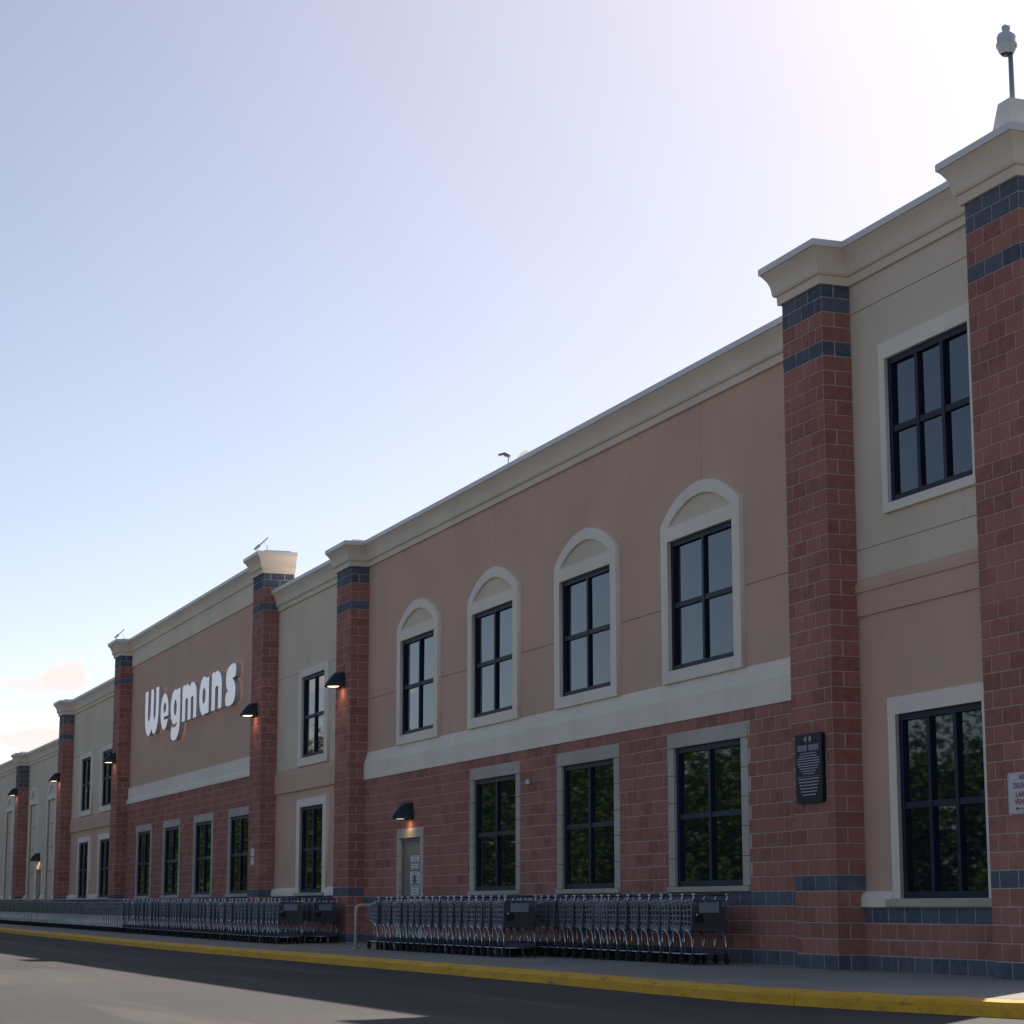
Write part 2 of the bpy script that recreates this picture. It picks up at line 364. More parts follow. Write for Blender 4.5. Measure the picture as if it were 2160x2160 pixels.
for nm, x0, x1, nc, indiv in PIL:
    W_ = x1-x0; zt = ZT[nm]; g0 = gz(x0)
    core = MB(); core.box(x0+.0045, x1-.0045, PW+.0045, .03 if nm == 'A' else .40, -.15+0, zt); 
    po = core.build('pilaster', 'mortar', store)
    u = W_/3; red = MB(); drk = MB()
    darkrows = {0, 5, nc-1, nc-2, nc-5}
    if nm == 'G': darkrows = {0, 5, nc-1, nc-2, nc-3, nc-4, nc-5}
    for r in range(nc+1):
        z0 = r*H+ (zt-nc*H); hh = min(H, zt-z0)
        if hh < .05: continue
        mat = 'dark' if r in darkrows else 'red'
        B = drk if mat == 'dark' else red
        if r % 2 == 0: fr = [(x0, u), (x0+u, u), (x1-u, u)]; cd = .19
        else: fr = [(x0, u/2), (x0+u/2, u), (x0+1.5*u, u), (x1-u/2, u/2)]; cd = .443
        deep = .38 if (nm in 'D') and z0 > 8.3 else 0
        sidebits = [(PW+cd, -PW-cd-.004+deep)] if r % 2 == 0 or deep else []
        for k, (fx, fl) in enumerate(fr):
            last = k == len(fr)-1
            if indiv and hh > H-.01:
                o = bpy.data.objects.new('block', front_variant(fl, mat, cd if last else 0)); o.location = (fx, PW, z0); link(o, po)
            else:
                block_face(B, (fx, PW, z0), UX, NY, fl, hh, rb)
                if last: block_face(B, (x1, PW, z0), UY, NX, cd, hh, rb)
        for (sy, sl_) in sidebits:
            rem = sl_; y = sy
            while rem > .06:
                l = min(.381, rem)
                if indiv and hh > H-.01 and nm == 'B':
                    key = ('side', round(l, 3), mat); lst = FVAR.setdefault(key, [])
                    if len(lst) < 5:
                        bb = MB(); block_face(bb, (0, 0, 0), UY, NX, l, H, random.Random(len(lst)*5+1)); lst.append(mesh('block', bb.V, bb.F, mat))
                    o = bpy.data.objects.new('block', random.choice(lst)); o.location = (x1, y, z0); link(o, po)
                else: block_face(B, (x1, y, z0), UY, NX, l, hh, rb)
                y += l; rem -= l
        # exposed left flank above a lower neighbour
        if nm in 'EFG' or (nm == 'B' and z0 > 8.6):
            pass
    if red.V: props(red.build('blockwork', 'red', po), kind='stuff')
    if drk.V: props(drk.build('blockwork', 'dark', po), kind='stuff')

# ---- blockwork walls
def masonry(x0, x1, rows, Y, darkrows, ops, name='masonry_wall', zoff=0):
    back = wall_panel(name, x0, x1, -.2, rows*H+zoff, Y+.0045, ops, 'mortar', store, depth=.10)
    B = {'red': MB(), 'dark': MB()}; L0 = .4064
    for r in range(rows):
        z0 = r*H+zoff; m_ = 'dark' if r in darkrows else 'red'
        x = x0-(L0/2 if r % 2 else 0)
        segs = [(x0, x1)]
        for o in ops:
            if o[2] < z0+H*.5 < o[3]:
                ns = []
                for (a, c) in segs:
                    if o[1] <= a or o[0] >= c: ns.append((a, c)); continue
                    if o[0] > a: ns.append((a, o[0]))
                    if o[1] < c: ns.append((o[1], c))
                segs = ns
        while x < x1:
            for (a, c) in segs:
                p, q = max(x, a), min(x+L0, c)
                if q-p > .06: block_face(B[m_], (p, Y, z0), UX, NY, q-p, H, rb, jit=.008)
            x += L0
    for k, bb in B.items():
        if bb.V: props(bb.build('blockwork', k, back), kind='stuff')
    return back

# ---- windows
GY = .062
def window(cx, hw, z0, z1, nc, nr, yf, name='window'):
    """dark metal frame with panes; yf = face of the frame"""
    b = MB(); fw = .085; yb = yf+.075
    b.box(cx-hw, cx-hw+fw, yf, yb, z0, z1); b.box(cx+hw-fw, cx+hw, yf, yb, z0, z1)
    b.box(cx-hw+fw, cx+hw-fw, yf, yb, z0, z0+fw); b.box(cx-hw+fw, cx+hw-fw, yf, yb, z1-fw, z1)
    iw = 2*hw-2*fw; ih = z1-z0-2*fw; mw = .075
    xe = [cx-hw+fw]; 
    for i in range(1, nc):
        c = cx-hw+fw+iw*i/nc; b.box(c-mw/2, c+mw/2, yf+.004, yb-.001, z0+fw, z1-fw); xe += [c-mw/2, c+mw/2]
    xe.append(cx+hw-fw); ze = [z0+fw]
    for j in range(1, nr):
        c = z0+fw+ih*j/nr
        for i in range(nc): b.box(xe[2*i], xe[2*i+1], yf+.012, yb-.004, c-.04, c+.04)
        ze += [c-.04, c+.04]
    ze.append(z1-fw)
    w_ = b.build(name, 'frame', store)
    for i in range(nc):
        for j in range(nr):
            p = MB(); dx = random.uniform(-.004, .004); dz = random.uniform(-.003, .003)
            a, c, e, f = xe[2*i], xe[2*i+1], ze[2*j], ze[2*j+1]; y = yf+.048
            p.add([(a, y-dx, e-.0), (c, y+dx, e), (c, y+dx+dz, f), (a, y-dx+dz, f)], [(0, 1, 2, 3)])
            p.build('pane', 'glass', w_)
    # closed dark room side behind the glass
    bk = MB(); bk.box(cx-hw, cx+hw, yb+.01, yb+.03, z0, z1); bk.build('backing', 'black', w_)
    return w_
def rect(cx, hw, z0, z1): return [(cx-hw, z0), (cx+hw, z0), (cx+hw, z1), (cx-hw, z1)]
def arc_top(cx, hw, zs, rise, n=26):
    Rr = (hw*hw+rise*rise)/(2*rise); zc = zs+rise-Rr; a0 = math.asin(min(1, hw/Rr))
    return [(cx+Rr*math.sin(a0-2*a0*k/n), zc+Rr*math.cos(a0-2*a0*k/n)) for k in range(n+1)]
def stone_surround(w_, cx, hw, ho, z0, zo, z1, zt, y, sill=True):
    """cast stone: jamb blocks, lintel blocks, sill"""
    n = max(3, round((z1-z0)/.2032/2)); hs = (z1-z0)/n
    for s in (-1, 1):
        for k in range(n):
            b = MB(); a, c = (cx-ho, cx-hw) if s < 0 else (cx+hw, cx+ho)
            b.box(a+.003, c-.003, y, y+.10, z0+k*hs+.003, z0+(k+1)*hs-.003, bev=.006); b.build('jamb_stone', 'stone', w_)
    nl = 4; wl = 2*ho/nl
    for k in range(nl):
        b = MB(); b.box(cx-ho+k*wl+.003, cx-ho+(k+1)*wl-.003, y-.003, y+.10, z1+.003, zt-.003, bev=.006); b.build('lintel_stone', 'stone', w_)
    if sill:
        b = MB(); b.box(cx-ho-.01, cx+ho+.01, y-.035, y+.12, zo, z0-.003, bev=.008); b.build('sill', 'stone', w_)

# ================= main rose bay (-48.11 .. -26.59)
MX0, MX1 = -48.11, -26.59; MY = -.075
WC = [-44.33, -39.62, -34.90, -30.23]
ops = [(c-1.16, c+1.16, 4.44, 6.50) for c in WC]
wall_panel('wall_panel', MX0, MX1, 4.15, 5.453, 0, ops, 'pink', store)
vs = [MX0]+WC+[MX1]
for a, c in zip(vs, vs[1:]): wall_panel('wall_panel', a+(.005 if a != MX0 else 0), c-(.005 if c != MX1 else 0), 5.465, 8.7, 0, ops, 'pink', store)
wall_panel('wall_backing', MX0, MX1, 4.2, 8.7, .022, ops, 'pink', store, depth=.1)
for c in WC:
    w_ = window(c, 1.16, 4.44, 6.50, 2, 2, -.012)
    ho = 1.415
    outer = [(c-ho, 4.25), (c+ho, 4.25), (c+ho, 6.78)]+arc_top(c, ho, 6.78, .50)[1:-1]+[(c-ho, 6.78)]
    tym = [(c-1.15, 6.725), (c+1.15, 6.725)]+arc_top(c, 1.15, 6.73, .35, 20)[1:-1]
    curve_extrude('surround', [outer, rect(c, 1.16, 4.44, 6.50), tym], -.075, .03, 'white', w_)
    curve_extrude('tympanum', [[(c-1.16, 6.715), (c+1.16, 6.715)]+arc_top(c, 1.16, 6.725, .36, 20)[1:-1]], -.03, .01, 'tan', w_)
sweep('belt_course', [(MX0, 0), (MX1, 0)], [(-.02, 4.25), (.01, 4.25), (.095, 3.99), (.095, 3.63), (-.02, 3.63)], 'white', store)
LW = [-39.44, -34.79, -30.06]
so_ = [(c-1.40, c+1.40, 1.02, 3.42) for c in LW]
dop = (-45.38, -43.97, -.2, 2.23); dso = (-45.59, -43.75, -.2, 2.41)
masonry(MX0, MX1, 18, MY, {0, 4}, so_+[dso])
for c in LW:
    w_ = window(c, 1.17, 1.10, 3.22, 2, 2, MY+.035); stone_surround(w_, c, 1.17, 1.40, 1.10, 1.015, 3.22, 3.42, MY-.012)
# door
b = MB(); b.box(dop[0], dop[1], MY+.07, MY+.11, 0, 2.23); door = b.build('door', 'door', store)
for a, c, n in ((dso[0], dop[0], 6), (dop[1], dso[1], 6)):
    for k in range(n):
        b = MB(); b.box(a+.003, c-.003, MY-.012, MY+.09, k*2.23/n+.003, (k+1)*2.23/n-.003, bev=.006); b.build('jamb_stone', 'stone', door)
b = MB(); b.box(dso[0], dso[1], MY-.014, MY+.09, 2.233, 2.41, bev=.006); b.build('lintel_stone', 'stone', door)
b = MB(); b.box(dop[0], dop[0]+.05, MY+.045, MY+.069, 0, 2.23); b.box(dop[1]-.05, dop[1], MY+.045, MY+.069, 0, 2.23); b.box(dop[0]+.05, dop[1]-.05, MY+.045, MY+.069, 2.18, 2.23); b.build('door_frame', 'door', door)
b = MB(); b.tube([(-44.12, MY+.07, 1.02), (-44.12, MY+.01, 1.02), (-44.24, MY+.01, 1.02)], .012); b.build('handle', 'galv', door)
yn = MY+.066
for (a, c, e, f, mt) in [(-44.82, -44.25, 1.72, 1.86, 'paper'), (-44.80, -44.30, 1.58, 1.69, 'paper'), (-44.86, -44.22, 1.27, 1.53, 'paper'), (-44.80, -44.28, 1.02, 1.24, 'paper'), (-44.88, -44.22, .88, .97, 'paper')]:
    b = MB(); b.box(a, c, yn, yn+.003, e, f); s_ = b.build('notice', mt, door)
    q = MB(); nl = max(2, int((f-e)/.045))
    for k in range(nl):
        zz = f-(k+.6)*(f-e)/nl; ww = (c-a)*random.uniform(.25, .42); q.box((a+c)/2-ww, (a+c)/2+ww, yn-.002, yn-.0005, zz-.008, zz+.008)
    q.build('print', 'ink' if f-e < .2 else 'ink', s_)
b = MB(); b.box(-44.62, -44.46, yn-.004, yn-.0025, 1.30, 1.45); b.build('print', 'ink', door)

# ================= bay 1 (tan, -25.45 .. -21.83)
X0, X1 = -25.45, -21.83; c1 = -23.49
uo = (c1-1.01, c1+1.01, 5.95, 7.87); lo = (c1-1.01, c1+1.01, .90, 3.21)
for (a, c) in ((5.07, 5.455), (5.467, 8.70), (8.712, 9.3)): wall_panel('wall_panel', X0, X1, a, c, 0, [uo], 'tan', store)
wall_panel('wall_backing', X0, X1, 4.5, 9.3, .022, [uo], 'tan', store, depth=.1)
w_ = window(c1, 1.01, 5.95, 7.87, 3, 2, -.01); curve_extrude('surround', [rect(c1, 1.16, 5.83, 8.09), rect(c1, 1.01, 5.95, 7.87)], -.06, .03, 'white', w_)
sweep('belt_course', [(X0, 0), (X1, 0)], [(-.02, 5.07), (.0, 5.07), (.05, 4.97), (.05, 4.885), (.028, 4.875), (.028, 4.57), (-.02, 4.57)], 'pink', store)
wall_panel('wall_panel', X0, X1, .95, 4.58, .004, [lo], 'pink', store)
w_ = window(c1, 1.01, .90, 3.21, 3, 2, -.01)
curve_extrude('surround', [[(c1-1.20, .90), (c1-1.01, .90), (c1-1.01, 3.21), (c1+1.01, 3.21), (c1+1.01, .90), (c1+1.16, .90), (c1+1.16, 3.43), (c1-1.20, 3.43)]], -.06, .03, 'white', w_)
b = MB(); b.box(c1-1.28, c1+1.27, -.13, .05, .795, .893, bev=.01); b.build('sill', 'stone', w_)
nose = [(-.02, 1.0), (.01, 1.0), (.045, .985), (.075, .95), (.09, .90), (.09, .795), (-.02, .795)]
sweep('base_moulding', [(X0, 0), (c1-1.20, 0)], nose, 'white', store); sweep('base_moulding', [(c1+1.165, 0), (X1, 0)], nose, 'white', store)
masonry(X0, X1, 4, -.05, {0, 3}, [], zoff=-.02)

# ================= bay 2 (-56.46 .. -49.30)
def tan_bay(X0, X1, centres, zt, zl, joint):
    uo = [(c-1.07, c+1.07, 4.47, 6.51) for c in centres]; lo = [(c-1.07, c+1.07, 1.14, 3.25) for c in centres]
    wall_panel('wall_panel', X0, X1, 4.2, joint-.006, 0, uo, 'tan', store); wall_panel('wall_panel', X0, X1, joint+.006, zt+.2, 0, uo, 'tan', store)
    wall_panel('wall_backing', X0, X1, 4.2, zt+.1, .022, uo, 'tan', store, depth=.1)
    sweep('belt_course', [(X0, 0), (X1, 0)], [(-.02, 4.285), (.0, 4.285), (.03, 4.23), (.055, 4.12), (.055, zl), (-.02, zl)], 'pink', store)
    wall_panel('wall_panel', X0, X1, 1.2, zl+.05, .004, lo, 'pink', store)
    masonry(X0, X1, 5, -.05, {0, 4}, [], zoff=.05)
    nz_ = [(-.02, 1.27), (.01, 1.27), (.05, 1.25), (.085, 1.21), (.10, 1.15), (.10, 1.065), (-.02, 1.065)]
    xs = [X0]+[v for c in centres for v in (c-1.39, c+1.39)]+[X1]
    for k in range(0, len(xs), 2):
        if xs[k+1]-xs[k] > .1: sweep('base_moulding', [(xs[k], 0), (xs[k+1], 0)], nz_, 'white', store)
    for c in centres:
        w_ = window(c, 1.07, 4.47, 6.51, 2, 2, -.01); curve_extrude('surround', [rect(c, 1.385, 4.27, 6.70), rect(c, 1.07, 4.47, 6.51)], -.07, .03, 'white', w_)
        w_ = window(c, 1.07, 1.14, 3.25, 2, 2, -.01)
        curve_extrude('surround', [[(c-1.385, 1.14), (c-1.07, 1.14), (c-1.07, 3.25), (c+1.07, 3.25), (c+1.07, 1.14), (c+1.385, 1.14), (c+1.385, 3.45), (c-1.385, 3.45)]], -.07, .03, 'white', w_)
        b = MB(); b.box(c-1.30, c+1.30, -.14, .05, 1.06, 1.137, bev=.01); b.build('sill', 'stone', w_)
tan_bay(-56.46, -49.30, [-52.72], 8.55, 3.68, 6.68)
tan_bay(-89.70, -78.40, [-86.15, -81.50], 8.50, 3.72, 6.72)

# ================= bay 3 with the sign (-77.25 .. -57.64)
X0, X1 = -77.25, -57.64
wall_panel('wall_panel', X0, X1, 4.7, 9.7, 0, [], 'pink', store)
sweep('frieze', [(X0, 0), (X1, 0)], [(-.02, 9.7), (.04, 9.7), (.04, 9.13), (-.02, 9.13)], 'cornice', store)
xj = -59.25
for a, c in ((X0, xj-.01), (xj+.01, X1)):
    sweep('belt_course', [(a, 0), (c, 0)], [(-.02, 4.87), (.05, 4.87), (.05, 4.49), (-.02, 4.49)], 'white', store)
sweep('belt_lip', [(X0, 0), (X1, 0)], [(-.02, 4.50), (.055, 4.50), (.09, 4.45), (.10, 4.40), (.10, 4.32), (-.02, 4.32)], 'white', store)
L3 = [-73.96, -69.42, -64.83, -60.24]
masonry(X0, X1, 21, MY, {0, 4}, [(c-1.33, c+1.33, 1.06, 3.49) for c in L3], zoff=.06)
for k, c in enumerate(L3):
    w_ = window(c, 1.12, 1.16, 3.28, 2, 2, MY+.035); stone_surround(w_, c, 1.12, 1.33, 1.16, 1.065, 3.28, 3.49, MY-.012)
    if k == 2:  # flat rose rectangles set just behind the panes of this window
        b = MB(); b.box(c-.72, c-.22, MY+.108, MY+.112, 1.60, 2.12); b.build('window_rose_panel', 'rose_flat', w_)
        b = MB(); b.box(c-.75, c-.30, MY+.108, MY+.112, 2.25, 2.44); b.box(c+.10, c+.5, MY+.108, MY+.112, 2.26, 2.42); b.build('window_rose_panel', 'rose_flat', w_)

# ================= bays 5 and 6 (far, tan, blind niches)
def niche_bay(X0, X1, cs, dr=None):
    ops = [(c-.98, c+.98, -.2, 5.30) for c in cs]
    if dr: ops.append((dr-.68, dr+.68, -.2, 2.40))
    wall_panel('wall_panel', X0, X1, -.2, 7.35, 0, ops, 'tan', store, depth=.09)
    for c in cs:
        zs = [.0, 2.30, 3.30, 4.28, 5.30]; par = None
        tri = [(c-1.22, .9), (c-.98, .9), (c-.98, 5.30), (c+.98, 5.30), (c+.98, .9), (c+1.22, .9), (c+1.22, 5.55)]+arc_top(c, 1.22, 5.55, .55)[1:-1]+[(c-1.22, 5.55)]
        tym = [(c-.95, 5.52), (c+.95, 5.52)]+arc_top(c, .95, 5.53, .36, 20)[1:-1]
        nb = curve_extrude('blind_niche', [tri, tym], -.05, .02, 'white', store)
        for a, e in zip(zs, zs[1:]):
            b = MB(); b.box(c-.98, c+.98, .05, .085, a+.02, e-.02); b.build('niche_panel', 'tan', nb)
        b = MB(); b.box(c-.98, c+.98, .086, .1, 0, 5.3); b.build('niche_backing', 'mortar', nb)
    if dr:
        b = MB(); b.box(dr-.68, dr+.68, .06, .09, 0, 2.4); d_ = b.build('door', 'door', store)
        curve_extrude('door_frame', [[(dr-.86, .95), (dr-.68, .95), (dr-.68, 2.40), (dr+.68, 2.40), (dr+.68, .95), (dr+.86, .95), (dr+.86, 2.60), (dr-.86, 2.60)]], -.05, .02, 'white', d_)
    es = sorted([(c-1.22, c+1.22) for c in cs]+([(dr-.86, dr+.86)] if dr else [])); a = X0
    nz_ = [(-.02, 1.32), (.03, 1.32), (.10, 1.22), (.12, 1.13), (-.02, 1.13)]
    for (p, q) in es+[(X1, X1)]:
        if p-a > .15: sweep('base_moulding', [(a, 0), (p, 0)], nz_, 'white', store)
        a = q
niche_bay(-102.0, -90.8, [-100.05, -94.8], -97.72)
niche_bay(-135.0, -103.1, [-107.9, -112.6, -117.3])

# ================= cornices and copings
def cornice(path, zt):
    cv = [(.105, .17), (.112, .22), (.128, .275), (.155, .335), (.188, .385), (.215, .42), (.225, .44)]
    prof = [(-.30, -.03), (.045, -.03), (.052, .085), (.085, .095), (.10, .125)]+cv+[(-.30, .44)]
    sweep('cornice', path, [(p, zt+z) for p, z in prof], 'cornice', store)
    cop = [(.238, .432), (.240, .515), (.232, .53), (-.41, .545), (-.42, .53), (-.42, -.15), (-.40, -.15), (-.40, .50), (.215, .47)]
    sweep('coping', path, [(p, zt+z) for p, z in cop], 'coping', store)
cornice([(-26.59, .40), (-26.59, PW), (-25.45, PW), (-25.45, 0), (-21.83, 0), (-21.83, PW), (-20.69, PW), (-20.69, .03)], 9.13)
cornice([(-56.45, 0), (-49.30, 0), (-49.30, PW), (-48.11, PW), (-48.11, 0), (-26.60, 0)], 8.55)
cornice([(-78.40, .40), (-78.40, PW), (-77.25, PW), (-77.25, 0), (-57.64, 0), (-57.64, PW), (-56.46, PW), (-56.46, .40)], 9.58)
cornice([(-90.80, .40), (-90.80, PW), (-89.70, PW), (-89.70, 0), (-78.41, 0)], 8.50)
cornice([(-135, 0), (-103.10, 0), (-103.10, PW), (-102.0, PW), (-102.0, 0), (-90.81, 0)], 7.17)
for nm, x0, x1, nc, _ in PIL:
    z = ZT[nm]+.53; b = MB(); b.box(x0+.02, x1-.02, PW+.02, .30, z-.05, z+.075, bev=.015); b.build('cap_coping', 'cornice', store)
# pyramid plinth on the right pilaster
cxp, cyp = -21.24, -.10
b = MB(); zb = 9.78
b.add([(cxp-.20, cyp-.20, zb), (cxp+.20, cyp-.20, zb), (cxp+.20, cyp+.20, zb), (cxp-.20, cyp+.20, zb), (cxp-.125, cyp-.125, zb+.46), (cxp+.125, cyp-.125, zb+.46), (cxp+.125, cyp+.125, zb+.46), (cxp-.125, cyp+.125, zb+.46)],
      [(0, 1, 5, 4), (1, 2, 6, 5), (2, 3, 7, 6), (3, 0, 4, 7), (4, 5, 6, 7)])
plinth = b.build('plinth', 'coping', store)
# roofs and body of the building
for (a, c, z) in [(-56.40, -26.70, 8.95), (-78.35, -56.50, 8.96), (-90.75, -78.45, 8.55), (-150, -90.85, 7.2)]:
    b = MB(); b.box(a, c, .425, 60, -.1, z); b.build('roof', 'roof', store)

# ------------------------------------------------------------------ sign letters
def contours(sdf, w, zlo, zhi, st=.022):
    xs = np.arange(-.12, w+.12, st); zs = np.arange(zlo-.12, zhi+.12, st)
    X, Z = np.meshgrid(xs, zs, indexing='ij'); S = sdf(X, Z)
    segs = {}
    def ip(p, q, a, c): t_ = a/(a-c); return (p[0]+(q[0]-p[0])*t_, p[1]+(q[1]-p[1])*t_)
    nx, nzv = S.shape
    def pt(e):
        (i, j, d) = e
        if d == 0: return ip((xs[i], zs[j]), (xs[i+1], zs[j]), S[i, j], S[i+1, j])
        return ip((xs[i], zs[j]), (xs[i], zs[j+1]), S[i, j], S[i, j+1])
    for i in range(nx-1):
        for j in range(nzv-1):
            k = (S[i, j] < 0)+2*(S[i+1, j] < 0)+4*(S[i+1, j+1] < 0)+8*(S[i, j+1] < 0)
            if k in (0, 15): continue
            Bt, Rt, Tp, Lf = (i, j, 0), (i+1, j, 1), (i, j+1, 0), (i, j, 1)
            tab = {1: [(Lf, Bt)], 2: [(Bt, Rt)], 3: [(Lf, Rt)], 4: [(Rt, Tp)], 5: [(Lf, Tp), (Rt, Bt)], 6: [(Bt, Tp)], 7: [(Lf, Tp)], 8: [(Tp, Lf)], 9: [(Tp, Bt)], 10: [(Tp, Rt), (Bt, Lf)], 11: [(Tp, Rt)], 12: [(Rt, Lf)], 13: [(Rt, Bt)], 14: [(Bt, Lf)]}
            for a, c in tab[k]: segs[a] = c
    res = []
    while segs:
        s0 = next(iter(segs)); loop = []; e = s0
        while e in segs:
            loop.append(pt(e)); e = segs.pop(e)
        if len(loop) > 8: res.append(loop)
    return res
def stroke(pts, r):
    def f(X, Z):
        d = np.full(X.shape, 9.)
        for (ax, az_), (bx, bz) in zip(pts, pts[1:]):
            px, pz = X-ax, Z-az_; vx, vz = bx-ax, bz-az_
            t_ = np.clip((px*vx+pz*vz)/(vx*vx+vz*vz+1e-9), 0, 1)
            d = np.minimum(d, np.hypot(px-t_*vx, pz-t_*vz))
        return d-r
    return f
def ell(cx, cz, rx, rz): return lambda X, Z: (np.hypot((X-cx)/rx, (Z-cz)/rz)-1)*min(rx, rz)
def bx(x0, x1, z0, z1): return lambda X, Z: np.maximum(np.maximum(x0-X, X-x1), np.maximum(z0-Z, Z-z1))
def U(*fs): return lambda X, Z: np.minimum.reduce([f(X, Z) for f in fs])
def D(f, *gs): return lambda X, Z: np.maximum.reduce([f(X, Z)]+[-g(X, Z) for g in gs])
def bez(pts, n=10):
    # Catmull-Rom through points
    P = [pts[0]]+list(pts)+[pts[-1]]; o = []
    for i in range(1, len(P)-2):
        for k in range(n):
            t_ = k/n; q = [0, 0]
            for d in (0, 1):
                p0, p1, p2, p3 = P[i-1][d], P[i][d], P[i+1][d], P[i+2][d]
                q[d] = .5*(2*p1+(p2-p0)*t_+(2*p0-5*p1+4*p2-p3)*t_*t_+(3*p1-p0-3*p2+p3)*t_**3)
            o.append(tuple(q))
    return o+[pts[-1]]
def clip(f, zlo, zhi): return lambda X, Z: np.maximum(f(X, Z), np.maximum(zlo-Z, Z-zhi))
rW = .235
LT = {}
LT['W'] = (-73.61, 2.29, clip(U(stroke(bez([(.25, 1.7), (.25, .62), (.40, .30), (.68, .19), (1.0, .34), (1.17, .66), (1.20, 1.3)]), rW), stroke(bez([(1.20, 1.3), (1.20, .62), (1.36, .30), (1.62, .19), (1.92, .36), (2.04, .7), (2.06, 1.7)]), rW)), -.1, 1.46))
LT['e'] = (-70.98, 1.25, D(ell(.625, .555, .625, .585), ell(.66, .68, .21, .16), bx(.54, 1.5, .29, .385)))
LT['g'] = (-69.38, 1.48, D(U(ell(.66, .57, .66, .55), bx(1.0, 1.44, .0, 1.11), stroke(bez([(1.24, .8), (1.24, .1), (1.16, -.12), (.92, -.25), (.60, -.28), (.32, -.24)]), .205)), ell(.72, .54, .215, .25), bx(.42, .96, -.045, .02)))
def hump(x0, x1, r): return stroke(bez([(x0, .55), (x0+.08, .80), ((x0+x1)/2, .905), (x1-.06, .80), (x1, .55), (x1, -.3)]), r)
LT['m'] = (-67.61, 2.08, clip(U(stroke([(.23, -.3), (.23, .91)], .225), hump(.23, 1.04, .215), hump(1.04, 1.85, .215), bx(.01, .4, .5, 1.09)), 0, 1.2))
LT['a'] = (-65.15, 1.32, D(U(ell(.62, .55, .62, .575), bx(.86, 1.30, .0, 1.06)), ell(.64, .55, .215, .24)))
LT['n'] = (-63.47, 1.31, clip(U(stroke([(.23, -.3), (.23, .91)], .225), hump(.23, 1.08, .22), bx(.01, .4, .5, 1.09)), 0, 1.2))
LT['s'] = (-61.67, 1.27, stroke(bez([(1.07, .93), (.70, .925), (.34, .86), (.24, .70), (.42, .58), (.82, .51), (1.02, .36), (.92, .22), (.6, .17), (.19, .18)]), .20))
sign = props(empty('store_sign', (-67, 0, 6.45)), 'large white raised letters spelling the shop name on rose wall', 'sign')
sign.location = (0, 0, 0)
for ch, (lx, w_, f) in LT.items():
    cs = contours(f, w_, -.55, 1.5)
    cs = [[(lx+x, 6.45+z) for x, z in c] for c in cs]
    curve_extrude('letter', cs, -.225, -.07, 'letter', sign, mats='letter_side')

# ------------------------------------------------------------------ wall lamps
def lamp(x, z, ywall, label, power=6.0, on=True):
    root = props(empty('wall_lamp', (x, ywall, z)), label, 'lamp', 'black hooded lamps along the wall')
    V = []; F = []; n = 14; prof = [(.44, .27, 0.0), (.435, .27, .03), (.39, .255, .11), (.325, .235, .20), (.255, .205, .28), (.215, .185, .32), (.17, .15, .34)]
    for (ay, ax, zz) in prof:
        for k in range(n+1):
            a = math.pi*k/n; V.append((ax*math.cos(a), -max(.004, ay*math.sin(a)), zz))
    m_ = n+1
    for i in range(len(prof)-1):
        for k in range(n): F.append((i*m_+k, i*m_+k+1, (i+1)*m_+k+1, (i+1)*m_+k))
    F.append(tuple((len(prof)-1)*m_+k for k in range(m_)))
    obj('hood', mesh('hood', V, F, 'black', smooth=True), root)
    b = MB(); b.box(-.15, .15, -.03, 0, -.02, .35, bev=.006); b.build('mounting_plate', 'black', root)
    V = []; 
    for k in range(20): a = 2*math.pi*k/20; V.append((.17*math.cos(a), -.225+.125*math.sin(a), .012))
    obj('lens', mesh('lens', V, [tuple(range(20))], 'lens' if on else 'paper'), root)
    b = MB(); pr = [(.44, .28, -.008), (.43, .27, .006)]
    for i, (ay, ax, zz) in enumerate(pr): pass
    if on:
        l = bpy.data.lights.new('lamp_light', 'SPOT'); l.energy = power; l.color = (1, .50, .18); l.spot_size = R(120); l.spot_blend = .8; l.shadow_soft_size = .06
        lo_ = bpy.data.objects.new('lamp_light', l); lo_.location = (0, -.17, .0); lo_.rotation_euler = (R(28), 0, 0); link(lo_, root)
lamp(-44.66, 2.62, MY, 'black hooded lamp, lit, above the grey door', 2.9)
lamp(-48.70, 5.78, PW, 'lit black lamp beside the tan bay with one upper window, nearest high lamp', 2.9)
lamp(-57.05, 5.78, PW, 'lit black lamp on the pilaster just right of the white letters', 2.9)
lamp(-77.83, 5.80, PW, 'black lamp on the pilaster left of the white letters', 1.3)
lamp(-90.25, 5.80, PW, 'small black lamp on the pilaster left of the paired windows', 2.1)
lamp(-102.55, 5.80, PW, 'farthest black lamp, on the last pilaster at the left edge', 2.1)
lamp(-97.95, 2.76, 0, 'small black lamp over the far tan door', 2.5)

# ------------------------------------------------------------------ plaque, signs, boxes
pq = props(empty('plaque', (-26.02, PW, 2.15)), 'dark slate plaque with pale lettering on the right brick pilaster', 'plaque')
curve_extrude('board', [[(-.37, .06), (-.34, .01), (-.31, 0), (.33, 0), (.365, .02), (.37, .06), (.37, .90), (.34, .915), (-.36, .915), (-.37, .90)]], -.055, .02, 'plaque', pq)
b = MB(); yq = -.0585
def words(b, xc, w, z, hgt, rr, thick=1):
    x = xc-w/2
    while x < xc+w/2-.01:
        l = min(rr.uniform(.03, .075), xc+w/2-x); b.box(x, x+l, yq, yq+.002, z-hgt/2, z+hgt/2); x += l+.010
rr = random.Random(11)
z = .655
for w in (.44, .5, .62, .62, .62, .56, .5, .40, .31): words(b, 0, w, z, .0135, rr); z -= .0335
b.build('body_text', 'plaque_text', pq); b = MB()
z = .318
for w in (.58, .55, .52, .48, .45, .37): words(b, 0, w, z, .015, rr); z -= .042
b.build('body_text', 'plaque_text', pq)
b = MB()
